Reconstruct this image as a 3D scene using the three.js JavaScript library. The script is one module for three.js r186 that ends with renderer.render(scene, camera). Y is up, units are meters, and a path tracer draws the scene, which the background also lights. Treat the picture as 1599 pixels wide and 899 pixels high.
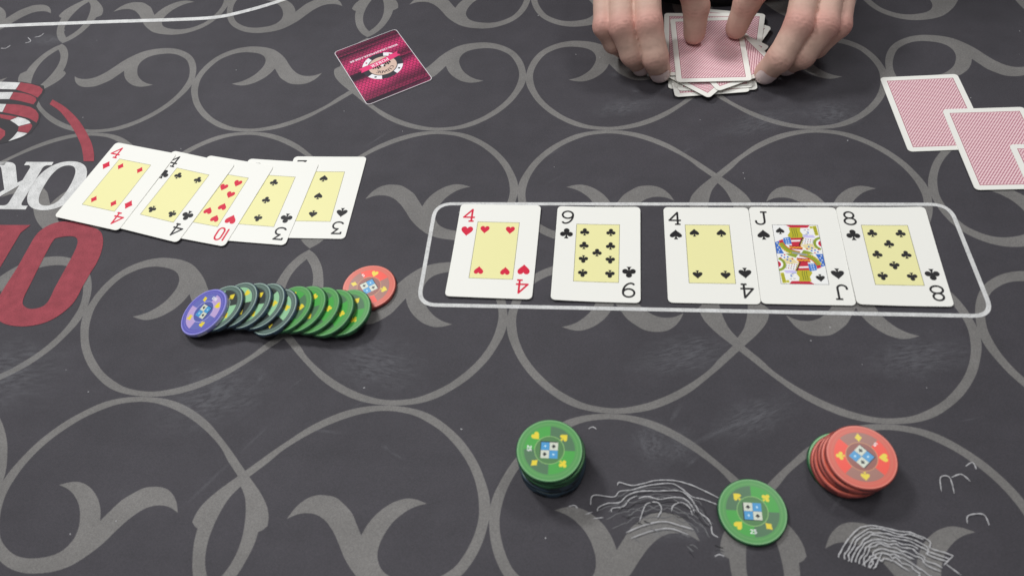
import * as THREE from 'three';
import { mergeGeometries, mergeVertices } from 'three/addons/utils/BufferGeometryUtils.js';
import { MarchingCubes } from 'three/addons/objects/MarchingCubes.js';
import { ImprovedNoise } from 'three/addons/math/ImprovedNoise.js';
import { RectAreaLightUniformsLib } from 'three/addons/lights/RectAreaLightUniformsLib.js';
import { FontLoader } from 'three/addons/loaders/FontLoader.js';

/* ---------- camera, light, exposure ---------- */
const scene = new THREE.Scene();
const MM = 0.001;
const camera = new THREE.PerspectiveCamera(40.835, 1024 / 575, 0.02, 20);
camera.position.set(1.985 * MM, 455.16 * MM, 356.29 * MM);
camera.rotation.order = 'YXZ';
camera.rotation.set(THREE.MathUtils.degToRad(-54.143), THREE.MathUtils.degToRad(11), THREE.MathUtils.degToRad(-7.59));
camera.focus = 0.70;
camera.userData.fStop = 9;
scene.add(camera);

const renderer = new THREE.WebGLRenderer({ antialias: true });
renderer.toneMapping = THREE.LinearToneMapping;
renderer.toneMappingExposure = 1.06;
renderer.shadowMap.enabled = true;

RectAreaLightUniformsLib.init();
scene.background = new THREE.Color().setRGB(0.13, 0.13, 0.14);          // the dim bounce of the room
function panel(x, y, z, w, h, intensity, tx, tz, color = 0xfbfdff) {     // ceiling light panels above the table
  const l = new THREE.RectAreaLight(color, intensity, w, h);
  l.position.set(x, y, z); l.lookAt(tx, 0, tz); l.name = 'ceiling_panel'; scene.add(l);
  return l;
}
panel(-0.95, 1.6, -0.8, 0.34, 0.34, 51, -0.15, -0.05);
panel(0.65, 1.6, -0.75, 0.3, 0.3, 25, 0.1, -0.05);
panel(-0.45, 1.7, 0.35, 0.9, 0.5, 7.3, -0.1, 0);

/* ---------- helpers ---------- */
let seed = 7;
const rnd = () => { seed = (seed + 0x6d2b79f5) | 0; let t = Math.imul(seed ^ (seed >>> 15), 1 | seed); t = (t + Math.imul(t ^ (t >>> 7), 61 | t)) ^ t; return ((t ^ (t >>> 14)) >>> 0) / 4294967296; };
const rr = (a, b) => a + (b - a) * rnd();
const noise = new ImprovedNoise();
const R = THREE.MathUtils.degToRad;
const V = (x, y, z) => new THREE.Vector3(x, y, z);
const used = {};
const numbered = (n) => { const k = used[n] = (used[n] ?? -1) + 1; return k ? n + '_' + String(k).padStart(3, '0') : n; };
function part(name, geo, mat, parent) {
  const m = new THREE.Mesh(geo, mat); m.name = name; m.castShadow = m.receiveShadow = true; parent.add(m); return m;
}
function tag(o, label, category, group) {
  o.userData.label = label; if (category) o.userData.category = category; if (group) o.userData.group = group; return o;
}
function mmGeo(g) { g.scale(MM, MM, MM); return g; }
function canvas(w, h) { const c = document.createElement('canvas'); c.width = w; c.height = h; return [c, c.getContext('2d')]; }
function tex(c, srgb = true) {
  const t = new THREE.CanvasTexture(c); if (srgb) t.colorSpace = THREE.SRGBColorSpace; t.magFilter = THREE.LinearFilter; t.anisotropy = 8; return t;
}
function catmull(pts, closed = false, n = 8) {          // points of a smooth curve through pts
  const out = [], L = pts.length, g = (i) => closed ? pts[(i + L) % L] : pts[Math.min(L - 1, Math.max(0, i))];
  for (let i = 0; i < (closed ? L : L - 1); i++) {
    const [a, b, c, d] = [g(i - 1), g(i), g(i + 1), g(i + 2)];
    for (let k = 0; k < n; k++) {
      const t = k / n, f = (j) => 0.5 * (2 * b[j] + (c[j] - a[j]) * t + (2 * a[j] - 5 * b[j] + 4 * c[j] - d[j]) * t * t + (3 * b[j] - a[j] - 3 * c[j] + d[j]) * t * t * t);
      out.push([f(0), f(1)]);
    }
  }
  if (!closed) out.push(pts[L - 1]);
  return out;
}

/* ---------- the printed table cloth ---------- */
// one printed repeat, 318 x 262 mm; the motif is drawn for a quarter and mirrored
const scroll = [
  [[124, 52], [117, 55.5], [108.5, 56], [101, 53], [94.5, 47], [89, 39.5], [83.5, 31], [77, 23.5], [69, 16.8], [60, 12.8], [50, 11], [41, 10.8], [31, 13], [21, 18], [12.8, 25], [7, 33.5], [3, 43], [0.7, 53], [-0.2, 63], [1, 72], [4, 80.5], [9.5, 92], [16, 101.5], [24, 110.5], [33, 118], [43, 124.5], [53, 128.4], [64, 130.4], [76, 130.9], [88, 129.8], [100, 126.7], [112.5, 121], [125, 113], [136, 103.4], [144.5, 95.6], [152, 88.2], [159, 81.3]],
  [[159, 81.3], [161, 79.2], [163, 77]],
  [[159, 71], [156, 76.4], [151.5, 81.3], [145.2, 87.8], [138, 96.2], [126.5, 105.8], [113, 114.6], [100, 121], [88, 125], [76.5, 127], [64.5, 126.3], [53, 123.3], [38.3, 115.3], [28.5, 107], [20, 97.5], [13.8, 87.8], [9.4, 77.5], [7, 67], [6.4, 58], [8, 48.5], [11.5, 39], [16.5, 30.5], [23.2, 24.8], [31, 20.8], [39, 19.4], [47, 20], [54.5, 22], [60.2, 25.8], [63.6, 32], [64, 39], [61.8, 46.5], [58, 53.6], [52, 59.8], [46, 63.6], [39, 66]],
  [[39, 66], [46, 68.2], [52, 68.5], [58.5, 66.4], [64, 62.8], [69.3, 57.6], [73.5, 51], [76, 44.5]],
  [[76, 44.5], [80, 51], [84.5, 57.8], [90.5, 63], [96.5, 66.8], [103.5, 68], [110.2, 67.3], [115.7, 64.3], [120.5, 59], [124, 52]],
];
const arm = [
  [[159, 81.3], [162, 78.2], [165.5, 74.8], [173.3, 67], [179.5, 58.9], [182.3, 52.3], [183, 47]],
  [[183, 47], [180.3, 44.2], [178.3, 43.3]],
  [[178.3, 43.3], [178, 37], [176.5, 29], [173, 18], [168.5, 10], [164.5, 5], [159, 0.6]],
  [[159, 9.8], [164.5, 17.8], [168, 27], [169.2, 37], [168.5, 47], [166.5, 56.5], [163.5, 64.5], [159, 71]],
];
const clothTile = () => {
  const W = 2048, H = 1688, kx = W / 318, kz = H / 262, [c, g] = canvas(W, H);
  g.fillStyle = 'rgb(66,63,67)'; g.fillRect(0, 0, W, H);
  g.fillStyle = 'rgb(121,118,114)';
  for (const shape of [scroll, arm]) {
    const line = shape.flatMap((s) => catmull(s, false, 8));
    for (const mx of [0, 1]) for (const mz of [0, 1]) for (const ox of [-318, 0, 318]) for (const oz of [-262, 0, 262]) {
      g.beginPath();
      line.forEach(([u, v], i) => { const x = ((mx ? 318 - u : u) + ox) * kx, y = ((mz ? 262 - v : v) + oz) * kz; i ? g.lineTo(x, y) : g.moveTo(x, y); });
      g.closePath(); g.fill();
    }
  }
  // woven grain: fine threads and heathered yarn
  const im = g.getImageData(0, 0, W, H), d = im.data;
  const coarse = new Float32Array(683 * 563).map(() => rnd() - 0.5);
  for (let y = 0; y < H; y++) for (let x = 0; x < W; x++) {
    const i = (y * W + x) * 4, n = coarse[Math.floor(y / 3) * 683 + Math.floor(x / 3)];
    const f = 1 + 0.17 * n + 0.1 * (rnd() - 0.5) + 0.035 * Math.sin(x * Math.PI / 2) * Math.sin(y * Math.PI / 2);
    d[i] *= f; d[i + 1] *= f; d[i + 2] *= f;
  }
  g.putImageData(im, 0, 0);
  return c;
};
const clothMap = tex(clothTile());
clothMap.wrapS = clothMap.wrapT = THREE.RepeatWrapping;
const weave = (() => {
  const N = 256, [c, g] = canvas(N, N), im = g.createImageData(N, N);
  for (let y = 0; y < N; y++) for (let x = 0; x < N; x++) {
    const a = Math.sin(x * Math.PI * 2 / 8) * ((y >> 2) & 1 ? 1 : -1) + Math.sin(y * Math.PI * 2 / 8) * ((x >> 2) & 1 ? 1 : -1);
    const v = 128 + 32 * a + 60 * (rnd() - 0.5); im.data.set([v, v, v, 255], (y * N + x) * 4);
  }
  g.putImageData(im, 0, 0); return tex(c, false);
})();
weave.wrapS = weave.wrapT = THREE.RepeatWrapping; weave.repeat.set(318 / 16, 262 / 16);
const clothMat = new THREE.MeshPhysicalMaterial({ map: clothMap, bumpMap: weave, bumpScale: 0.00012, roughness: 0.62, specularIntensity: 0.7, vertexColors: true, sheen: 0.15, sheenRoughness: 0.6, sheenColor: new THREE.Color(0.5, 0.5, 0.55) });
const table = (() => {
  const x0 = -900, x1 = 640, z0 = -352, z1 = 420, nx = 308, nz = 170;
  const g = new THREE.PlaneGeometry(x1 - x0, z1 - z0, nx, nz); g.rotateX(-Math.PI / 2); g.translate((x0 + x1) / 2, 0, (z0 + z1) / 2);
  const p = g.attributes.position, uv = g.attributes.uv, col = new Float32Array(p.count * 3);
  for (let i = 0; i < p.count; i++) {
    const x = p.getX(i), z = p.getZ(i);
    // the printed cloth is pulled slightly out of square where it is stretched over the table
    const a = x / 300, b = z / 300, U = 63.452 + 302.842 * a - 6.463 * b + 2.008 * a * a - 3.546 * a * b + 2.668 * b * b;
    uv.setXY(i, U / 318, 1 - (0.55 + 1.8 * a + 300.06 * b - 0.2 * a * a - 0.89 * a * b - 0.79 * b * b) / 262);
    let n = 0.13 * noise.noise(x / 140, z / 140, 3) + 0.10 * noise.noise(x / 45, z / 45, 9) + 0.10 * noise.noise(x / 14, z / 16, 5) + 0.07 * noise.noise(x / 60 + z / 200, z / 9, 1);
    const f = 1 + n; col.set([f, f, f * 1.01], i * 3);
    p.setY(i, 0.12 * noise.noise(x / 40, z / 40, 2) - 0.15);
  }
  g.setAttribute('color', new THREE.BufferAttribute(col, 3)); g.computeVertexNormals();
  const m = part('table_top', mmGeo(g), clothMat, scene);
  m.userData.kind = 'structure'; m.userData.label = 'dark grey card table cloth printed with pale scroll ornament';
  return m;
})();

// printing on the cloth: flat sheets of ink
const inkGrain = (() => {
  const N = 256, [c, g] = canvas(N, N), im = g.createImageData(N, N);
  for (let y = 0; y < N; y++) for (let x = 0; x < N; x++) { const v = 232 + 20 * noise.noise(x / 22, y / 22, 6) - 46 * rnd() * rnd() - (rnd() < 0.03 ? 50 : 0); im.data.set([v, v, v, 255], (y * N + x) * 4); }
  g.putImageData(im, 0, 0); const t = tex(c); t.wrapS = t.wrapT = THREE.RepeatWrapping; t.repeat.set(318 / 90, 262 / 90); return t;
})();
const inkWhite = new THREE.MeshStandardMaterial({ color: new THREE.Color().setRGB(0.93, 0.92, 0.89), map: inkGrain, roughness: 0.85, bumpMap: weave, bumpScale: 0.0001 });
const inkRed = new THREE.MeshStandardMaterial({ color: new THREE.Color().setRGB(0.45, 0.078, 0.10), map: inkGrain, bumpMap: weave, bumpScale: 0.0001, roughness: 0.85 });
const inkBlack = new THREE.MeshStandardMaterial({ color: new THREE.Color().setRGB(0.045, 0.042, 0.045), roughness: 0.9 });
function sheet(name, outline, y, mat, holes = []) {
  const s = new THREE.Shape(outline.map(([x, z]) => new THREE.Vector2(x, -z)));
  for (const h of holes) s.holes.push(new THREE.Path(h.map(([x, z]) => new THREE.Vector2(x, -z))));
  const g = new THREE.ShapeGeometry(s); g.rotateX(-Math.PI / 2); g.translate(0, y, 0);
  const uv = g.attributes.uv; for (let i = 0; i < uv.count; i++) uv.setXY(i, uv.getX(i) / 318, uv.getY(i) / 262);
  return part(name, mmGeo(g), mat, table);
}
function band(name, pts, w, y, mat, closed = false) {   // a line of constant width
  const L = pts.length, a = [], b = [];
  for (let i = 0; i < L; i++) {
    const p = pts[closed ? (i - 1 + L) % L : Math.max(0, i - 1)], q = pts[closed ? (i + 1) % L : Math.min(L - 1, i + 1)];
    let nx = -(q[1] - p[1]), nz = q[0] - p[0]; const l = Math.hypot(nx, nz) || 1; nx *= w / 2 / l; nz *= w / 2 / l;
    a.push([pts[i][0] + nx, pts[i][1] + nz]); b.push([pts[i][0] - nx, pts[i][1] - nz]);
  }
  return closed ? sheet(name, b, y, mat, [a]) : sheet(name, [...a, ...b.reverse()], y, mat);
}
band('printed_line', catmull([[-900, -268], [-760, -280], [-627, -287], [-560, -289.6], [-495, -291.6], [-430, -293.2], [-400, -295], [-384, -298], [-369, -303.5], [-350, -312], [-331, -322.5], [-316, -333], [-300, -348]], false, 8), 5.4, 0.1, inkWhite);
{
  const box = [], c = [[-128.6, -46.9], [259.5, -52.2], [265.2, 47.2], [-128, 50.2]], r = 14;     // rounded box for the five shared cards
  const cc = [[c[0], c[3], c[1]], [c[1], c[0], c[2]], [c[2], c[1], c[3]], [c[3], c[2], c[0]]];
  for (const [p, from, to] of cc) {
    const toward = (q) => { const l = Math.hypot(q[0] - p[0], q[1] - p[1]); return [p[0] + (q[0] - p[0]) * r / l, p[1] + (q[1] - p[1]) * r / l]; };
    const a = toward(from), b = toward(to);
    for (let k = 0; k <= 10; k++) { const t = k / 10, u = 1 - t; box.push([u * u * a[0] + 2 * u * t * p[0] + t * t * b[0], u * u * a[1] + 2 * u * t * p[1] + t * t * b[1]]); }
  }
  band('printed_line', box, 3.1, 0.1, inkWhite, true);
}
// lettering and emblem at the left, upside down for this side of the table
sheet('printed_letter', catmull([[-435.6, -22.9], [-418, -19.9], [-402.6, -14.3], [-395.5, -6], [-391.5, 5.6], [-390.4, 18.5], [-391.4, 28], [-392.4, 42], [-393, 55.7], [-398.4, 66.8], [-406.8, 74.5], [-418.3, 78.5], [-430.3, 79], [-442, 76.5], [-451, 70], [-456, 60], [-456.4, 48], [-455.7, 36], [-455, 22], [-455.1, 5], [-454.2, -10], [-447, -19.5]], true, 4), 0.14, inkRed,
  [catmull([[-434.4, -5.8], [-424, -7.6], [-418, -5.5], [-414.8, 0.4], [-413.8, 12], [-414.2, 28], [-414.5, 44], [-414.2, 56], [-417.4, 61.5], [-425.6, 63.5], [-433, 60], [-435.7, 53.5], [-436.3, 41], [-436.9, 27], [-437.4, 8.5], [-437, -3]], true, 4)]);
sheet('printed_letter', [[-540, -17.5], [-464.5, -18.4], [-466.5, -15], [-469.3, -10], [-469.5, 5.5], [-469.8, 40], [-470.5, 78], [-496, 78], [-497, 8], [-512, 8], [-540, 8]], 0.14, inkRed);
{
  const font = await new FontLoader().loadAsync('fonts/droid/droid_serif_bold.typeface.json');
  [['K', -477, 40, 0.98], ['O', -437.5, 40, 0.9], ['P', -393, 40, 0.95], ['E', -522, 40, 1.0], ['R', -560, 40, 1.05]].forEach(([ch, xr, h, sx]) => {
    const g = new THREE.ShapeGeometry(font.generateShapes(ch, h / 0.72), 6); g.rotateX(-Math.PI / 2); g.scale(sx, 1, 1); g.rotateY(Math.PI);
    g.computeBoundingBox(); const b = g.boundingBox; g.translate(xr - b.max.x, 0.14, -35.2 - b.max.z + (ch === 'O' ? 0.6 : 0));
    { const u = g.attributes.uv; for (let i = 0; i < u.count; i++) u.setXY(i, u.getX(i) / 318, u.getY(i) / 262); }
    part('printed_letter', mmGeo(g), inkWhite, table);
  });
}
sheet('printed_emblem', catmull([[-515.5, -172], [-496, -160], [-474, -141], [-454, -117.7], [-444, -102], [-439.5, -91.6]], false, 6).concat(catmull([[-449.2, -91.6], [-453, -99], [-461.2, -112.6], [-478, -133.2], [-499.5, -154.6], [-515.6, -165.6]], false, 6)), 0.14, inkRed);
sheet('printed_emblem', [[-620, -197.5], [-560, -198], [-534, -192], [-529, -184], [-529.5, -172], [-528, -163], [-518, -152], [-514.5, -140], [-516, -127], [-523, -119], [-538, -113], [-560, -112], [-620, -120]], 0.07, inkBlack);
for (const o of [
  [[-560.4, -196.8], [-548, -194.4], [-537.6, -190.7], [-532.3, -186.5], [-531, -181], [-532.1, -174.7], [-541.8, -179.8], [-560.2, -186.5]],
  [[-560.9, -182.8], [-550, -181.2], [-541.1, -178.4], [-534, -174.6], [-531.6, -171], [-531.9, -165.2], [-547.3, -170], [-560.1, -172.9]],
  [[-559.7, -165.8], [-551, -165.6], [-542.5, -164.3], [-533, -161.5], [-526, -157.5], [-520.5, -152], [-517.6, -146], [-517, -140.4], [-527.8, -146.5], [-546.6, -151.9], [-558.2, -154.7]],
  [[-559.9, -152], [-547.6, -149.8], [-540, -148.2], [-545.5, -144], [-556.1, -146.5]],
  [[-522, -139.4], [-519, -136], [-518.4, -131], [-519.2, -126.9], [-530.2, -129], [-532.2, -135.4]],
  [[-566, -137], [-552, -134.5], [-543, -129.6], [-540.1, -123.6], [-541.8, -117.6], [-556, -119]],
]) sheet('printed_emblem', o, 0.14, inkRed);
for (const o of [
  [[-600, -199], [-560.8, -196.8], [-560.6, -186.6], [-600, -188.5]], [[-600, -183], [-561.3, -182.8], [-560.5, -172.9], [-600, -173]], [[-600, -168], [-560.1, -165.8], [-558.6, -155], [-600, -157]],
  [[-539.2, -148], [-531, -145.6], [-525, -142.4], [-522.6, -139.8], [-532.6, -135.8], [-538, -139.5], [-545, -143.6]], [[-519.4, -126.4], [-521, -123.6], [-524, -121], [-533, -116], [-531, -121], [-530, -128.4]],
]) sheet('printed_emblem', o, 0.14, inkWhite);

// creases, scuffs and lint on the worn cloth
const creaseMat = new THREE.MeshStandardMaterial({ color: new THREE.Color().setRGB(0.52, 0.51, 0.51), roughness: 0.95 });
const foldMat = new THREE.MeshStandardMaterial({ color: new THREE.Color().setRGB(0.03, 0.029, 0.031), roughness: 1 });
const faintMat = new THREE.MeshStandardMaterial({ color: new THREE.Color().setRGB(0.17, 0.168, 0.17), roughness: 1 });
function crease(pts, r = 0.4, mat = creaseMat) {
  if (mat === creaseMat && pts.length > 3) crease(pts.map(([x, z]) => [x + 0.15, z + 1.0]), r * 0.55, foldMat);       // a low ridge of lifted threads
  const p = catmull(pts, false, 7), L = p.length, pos = [], idx = [], S = 6;
  p.forEach(([x, z], i) => {
    const a = p[Math.max(0, i - 1)], b = p[Math.min(L - 1, i + 1)], l = Math.hypot(b[0] - a[0], b[1] - a[1]) || 1, nx = -(b[1] - a[1]) / l, nz = (b[0] - a[0]) / l;
    const w = r * (0.45 + 0.75 * Math.abs(noise.noise(x / 3, z / 3, 4)) + 0.45 * rnd()) * Math.min(1, 0.3 + i / 3, 0.3 + (L - 1 - i) / 3);
    for (let k = 0; k <= S; k++) { const t = Math.PI * k / S; pos.push(x + nx * w * Math.cos(t), -0.15 + w * 0.75 * Math.sin(t), z + nz * w * Math.cos(t)); }
    if (i) for (let k = 0; k < S; k++) { const q = (i - 1) * (S + 1) + k, s = q + S + 1; idx.push(q, q + 1, s, q + 1, s + 1, s); }
  });
  const g = new THREE.BufferGeometry(); g.setAttribute('position', new THREE.Float32BufferAttribute(pos, 3)); g.setIndex(idx); g.computeVertexNormals();
  return part('cloth_crease', mmGeo(g), mat, table);
}
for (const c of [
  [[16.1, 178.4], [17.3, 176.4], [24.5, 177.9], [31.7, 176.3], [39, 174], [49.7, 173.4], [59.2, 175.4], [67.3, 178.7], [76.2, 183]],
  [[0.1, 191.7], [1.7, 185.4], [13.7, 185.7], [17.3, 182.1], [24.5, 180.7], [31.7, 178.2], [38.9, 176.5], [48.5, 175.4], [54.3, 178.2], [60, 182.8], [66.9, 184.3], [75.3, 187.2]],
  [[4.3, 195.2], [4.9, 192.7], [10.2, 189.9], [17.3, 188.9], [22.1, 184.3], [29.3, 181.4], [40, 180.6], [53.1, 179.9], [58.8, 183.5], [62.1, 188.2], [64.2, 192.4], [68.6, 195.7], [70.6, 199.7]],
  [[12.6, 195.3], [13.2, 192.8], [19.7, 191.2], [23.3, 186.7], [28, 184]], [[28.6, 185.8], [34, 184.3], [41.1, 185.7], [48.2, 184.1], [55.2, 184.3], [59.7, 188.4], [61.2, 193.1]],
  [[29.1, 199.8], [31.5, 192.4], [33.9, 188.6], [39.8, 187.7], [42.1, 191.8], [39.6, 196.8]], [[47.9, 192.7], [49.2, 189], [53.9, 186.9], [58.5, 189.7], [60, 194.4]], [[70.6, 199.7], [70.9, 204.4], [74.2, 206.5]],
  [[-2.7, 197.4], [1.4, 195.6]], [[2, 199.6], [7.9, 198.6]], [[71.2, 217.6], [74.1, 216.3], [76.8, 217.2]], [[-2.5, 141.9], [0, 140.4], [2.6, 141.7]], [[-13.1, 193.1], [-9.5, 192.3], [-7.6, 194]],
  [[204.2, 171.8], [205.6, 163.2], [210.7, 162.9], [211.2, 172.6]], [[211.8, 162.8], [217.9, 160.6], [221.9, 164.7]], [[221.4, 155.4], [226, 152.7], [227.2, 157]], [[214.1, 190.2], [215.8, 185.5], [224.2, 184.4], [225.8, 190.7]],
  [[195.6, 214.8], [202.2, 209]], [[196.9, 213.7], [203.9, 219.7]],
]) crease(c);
for (const c of [[[-608.5, -250.2], [-602.9, -250.1], [-599.8, -254.8]], [[-585.7, -257.8], [-580.6, -260.9], [-587.1, -267.6]], [[-579.3, -267.4], [-574, -269], [-572.1, -274]], [[21, 207], [31.4, 202], [43, 199], [52.2, 200.8], [60.2, 202.7]], [[24, 210], [36, 205], [47, 203], [57, 206]]]) crease(c, 0.4);
{
  const A = catmull([[3, 190], [14, 186.5], [18, 183], [31, 178.6], [45, 177], [56, 180], [66, 187], [71, 194]], false, 4), B = catmull([[10, 206], [20, 203], [26, 200], [36, 198], [46, 197], [54, 199], [61, 203], [68, 212]], false, 4);
  for (let k = 0; k < 9; k++) {                       // finer wrinkles between the main folds
    const t = (k + 0.5) / 9, line = []; const i0 = Math.floor(rr(0, 8)), i1 = 29 - Math.floor(rr(0, 8));
    for (let i = i0; i < i1; i++) { const a = A[Math.min(A.length - 1, i)], b = B[Math.min(B.length - 1, i)]; line.push([a[0] + (b[0] - a[0]) * t + 2.4 * noise.noise(i * 0.45, k * 2.3, 4), a[1] + (b[1] - a[1]) * t + 2.4 * noise.noise(i * 0.45, k * 2.3, 11)]); }
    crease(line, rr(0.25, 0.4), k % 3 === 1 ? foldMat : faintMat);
  }
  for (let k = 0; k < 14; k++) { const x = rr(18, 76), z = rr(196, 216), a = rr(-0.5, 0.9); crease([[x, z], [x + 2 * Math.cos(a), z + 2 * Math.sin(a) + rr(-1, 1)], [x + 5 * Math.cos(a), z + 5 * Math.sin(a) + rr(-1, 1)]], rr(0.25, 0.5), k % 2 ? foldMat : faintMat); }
}
{
  const A = catmull([[140, 214], [142.1, 209.3], [148.9, 200.9], [156.4, 195.3], [164.2, 194.8], [173.7, 196.6], [183.3, 197.7], [191.1, 201.8], [191.3, 205.7], [202.2, 209]], false, 5);
  const B = catmull([[158, 219], [160.4, 215.9], [164.2, 213], [168.3, 213.8], [174, 217.3], [179.5, 221.3], [183, 225]], false, 5);
  for (let k = 0; k < 11; k++) {
    const t = k / 10, line = [];
    for (let i = 0; i <= 22; i++) {
      const a = A[Math.round(i / 22 * (A.length - 1))], b = B[Math.round(i / 22 * (B.length - 1))], e = (0.6 + t) * 1.5, s2 = Math.pow(t, 0.8 + 0.5 * i / 22);
      line.push([a[0] + (b[0] - a[0]) * s2 + e * noise.noise(i * 0.7, k * 0.6, 2), a[1] + (b[1] - a[1]) * s2 + e * noise.noise(i * 0.7, k * 0.6, 8)]);
    }
    crease(line.slice(0, k % 3 === 1 ? 17 : 23), 0.45);
  }
}
const smudgeTex = [0, 1, 2].map((q) => {      // dusty rubbed patches with ragged, soft edges
  const N = 160, [c, g] = canvas(N, N), im = g.createImageData(N, N);
  for (let y = 0; y < N; y++) for (let x = 0; x < N; x++) {
    const u = x / N * 2 - 1, v = y / N * 2 - 1, e = Math.max(0, 1 - Math.hypot(u, v) - 0.25 * noise.noise(u * 3, v * 3, q * 5 + 1));
    const n = 0.5 + 0.9 * noise.noise(u * 6, v * 14, q * 7) + 0.5 * noise.noise(u * 16, v * 30, q * 3), a = 255 * Math.min(1, Math.max(0, e * 1.3 * n) * (0.7 + 0.5 * rnd()));
    im.data.set([a, a, a, 255], (y * N + x) * 4);
  }
  g.putImageData(im, 0, 0); return tex(c, false);
});
const smudgeMat = smudgeTex.map((t) => new THREE.MeshStandardMaterial({ color: new THREE.Color().setRGB(0.34, 0.34, 0.36), roughness: 1, alphaMap: t, transparent: true, opacity: 0.2 }));
let smudgeY = 0.02;
function smudge(x, z, w, h, deg, k) { const g = new THREE.PlaneGeometry(w, h); g.rotateX(-Math.PI / 2); g.rotateY(R(deg)); smudgeY += 0.004; g.translate(x, smudgeY, z); return part('dust_smudge', mmGeo(g), smudgeMat[k % 3], table); }
const scuff = (p, w) => { const a = p[0], b = p[p.length - 1]; smudge((a[0] + b[0]) / 2, (a[1] + b[1]) / 2, Math.hypot(b[0] - a[0], b[1] - a[1]) * 1.25, w * 4.5, -Math.atan2(b[1] - a[1], b[0] - a[0]) * 180 / Math.PI, Math.round(w * 10)); };
for (const [p, w] of [[[[-252.9, 206.5], [-232, 176.6]], 0.7], [[[-228, 171], [-211, 147]], 0.5], [[[-230.7, 118.5], [-226.8, 110.8]], 1], [[[-188, 150.8], [-161.6, 153]], 0.6], [[[-134.7, 159.2], [-128.9, 163.3]], 0.8], [[[-128, 164], [-118, 168.8]], 0.5],
  [[[48.6, 135.6], [56, 122.6]], 1], [[[80, 139], [117.7, 122.6]], 1], [[[29.7, 142], [34.4, 159.3]], 1.2], [[[57.3, 164.7], [66.1, 156.4]], 0.7], [[[60, 150], [90, 134]], 0.9]]) scuff(p, w);
[[38, 150, 30, 40, 10, 0], [55, 150, 24, 30, -20, 1], [100, 130, 70, 30, 24, 2], [40, 205, 46, 16, 4, 0], [60, 203, 22, 18, 0, 1], [75, 216, 14, 9, 10, 2], [88, 205, 20, 26, 0, 0], [180, 216, 40, 24, -20, 1], [170, 205, 40, 20, -14, 2], [-560, -262, 60, 22, 6, 0], [20, -160, 70, 26, 14, 1], [130, -140, 90, 30, 20, 2], [190, -150, 60, 40, 8, 0], [210, 80, 80, 40, 12, 1], [60, 85, 90, 36, 15, 2], [-260, 130, 90, 60, 20, 0], [-150, 100, 80, 50, -10, 1], [-420, 120, 110, 70, 5, 2], [12, -202, 14, 7, -5, 0], [30, -180, 10, 5, 0, 1]].forEach((a) => smudge(...a));
for (let i = 0; i < 14; i++) smudge(rr(-330, 250), rr(-190, 190), rr(14, 40), rr(1.2, 3), rr(10, 55), i);
{
  const bits = [];
  for (let i = 0; i < 50; i++) {
    const g = new THREE.SphereGeometry(1, 6, 4), s = rr(0.15, 0.5); g.scale(s * rr(1, 1.8), s * 0.4, s); g.rotateY(rr(0, 3)); g.translate(rr(-620, 380), -0.05, rr(-300, 230)); bits.push(g);
  }
  const m = part('lint', mmGeo(mergeGeometries(bits)), creaseMat, table); m.userData.kind = 'stuff';
}

/* ---------- playing cards ---------- */
const CW = 63.5, CH = 88.9, PX = 8;
const RED = '#d8203f', BLACK = '#1d1b1c';
function suitPath(g, s, x, y, w) {      // centred on x, y; w is the width
  g.save(); g.translate(x, y); g.scale(w / 2, w / 2);
  g.beginPath();
  if (s === 'heart') { g.moveTo(0, 1.05); g.bezierCurveTo(-0.35, 0.5, -1, 0.15, -1, -0.4); g.bezierCurveTo(-1, -0.85, -0.68, -1, -0.5, -1); g.bezierCurveTo(-0.2, -1, -0.05, -0.75, 0, -0.55); g.bezierCurveTo(0.05, -0.75, 0.2, -1, 0.5, -1); g.bezierCurveTo(0.68, -1, 1, -0.85, 1, -0.4); g.bezierCurveTo(1, 0.15, 0.35, 0.5, 0, 1.05); }
  if (s === 'diamond') { g.moveTo(0, -1.1); g.quadraticCurveTo(0.4, -0.4, 0.85, 0); g.quadraticCurveTo(0.4, 0.4, 0, 1.1); g.quadraticCurveTo(-0.4, 0.4, -0.85, 0); g.quadraticCurveTo(-0.4, -0.4, 0, -1.1); }
  if (s === 'spade') { g.moveTo(0, -1.05); g.bezierCurveTo(0.3, -0.55, 1, -0.2, 1, 0.28); g.bezierCurveTo(1, 0.7, 0.3, 0.75, 0.1, 0.35); g.quadraticCurveTo(0.15, 0.8, 0.38, 1.05); g.lineTo(-0.38, 1.05); g.quadraticCurveTo(-0.15, 0.8, -0.1, 0.35); g.bezierCurveTo(-0.3, 0.75, -1, 0.7, -1, 0.28); g.bezierCurveTo(-1, -0.2, -0.3, -0.55, 0, -1.05); }
  if (s === 'club') { g.arc(0, -0.55, 0.45, 0, 7); g.closePath(); g.moveTo(-0.1, 0.15); g.arc(-0.55, 0.15, 0.45, 0, 7); g.closePath(); g.moveTo(1, 0.15); g.arc(0.55, 0.15, 0.45, 0, 7); g.closePath(); g.moveTo(-0.12, -0.3); g.lineTo(0.12, -0.3); g.lineTo(0.3, 0.2); g.lineTo(0.1, 0.3); g.quadraticCurveTo(0.15, 0.8, 0.38, 1.0); g.lineTo(-0.38, 1.0); g.quadraticCurveTo(-0.15, 0.8, -0.1, 0.3); g.lineTo(-0.3, 0.2); g.closePath(); }
  g.fill(); g.restore();
}
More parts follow.
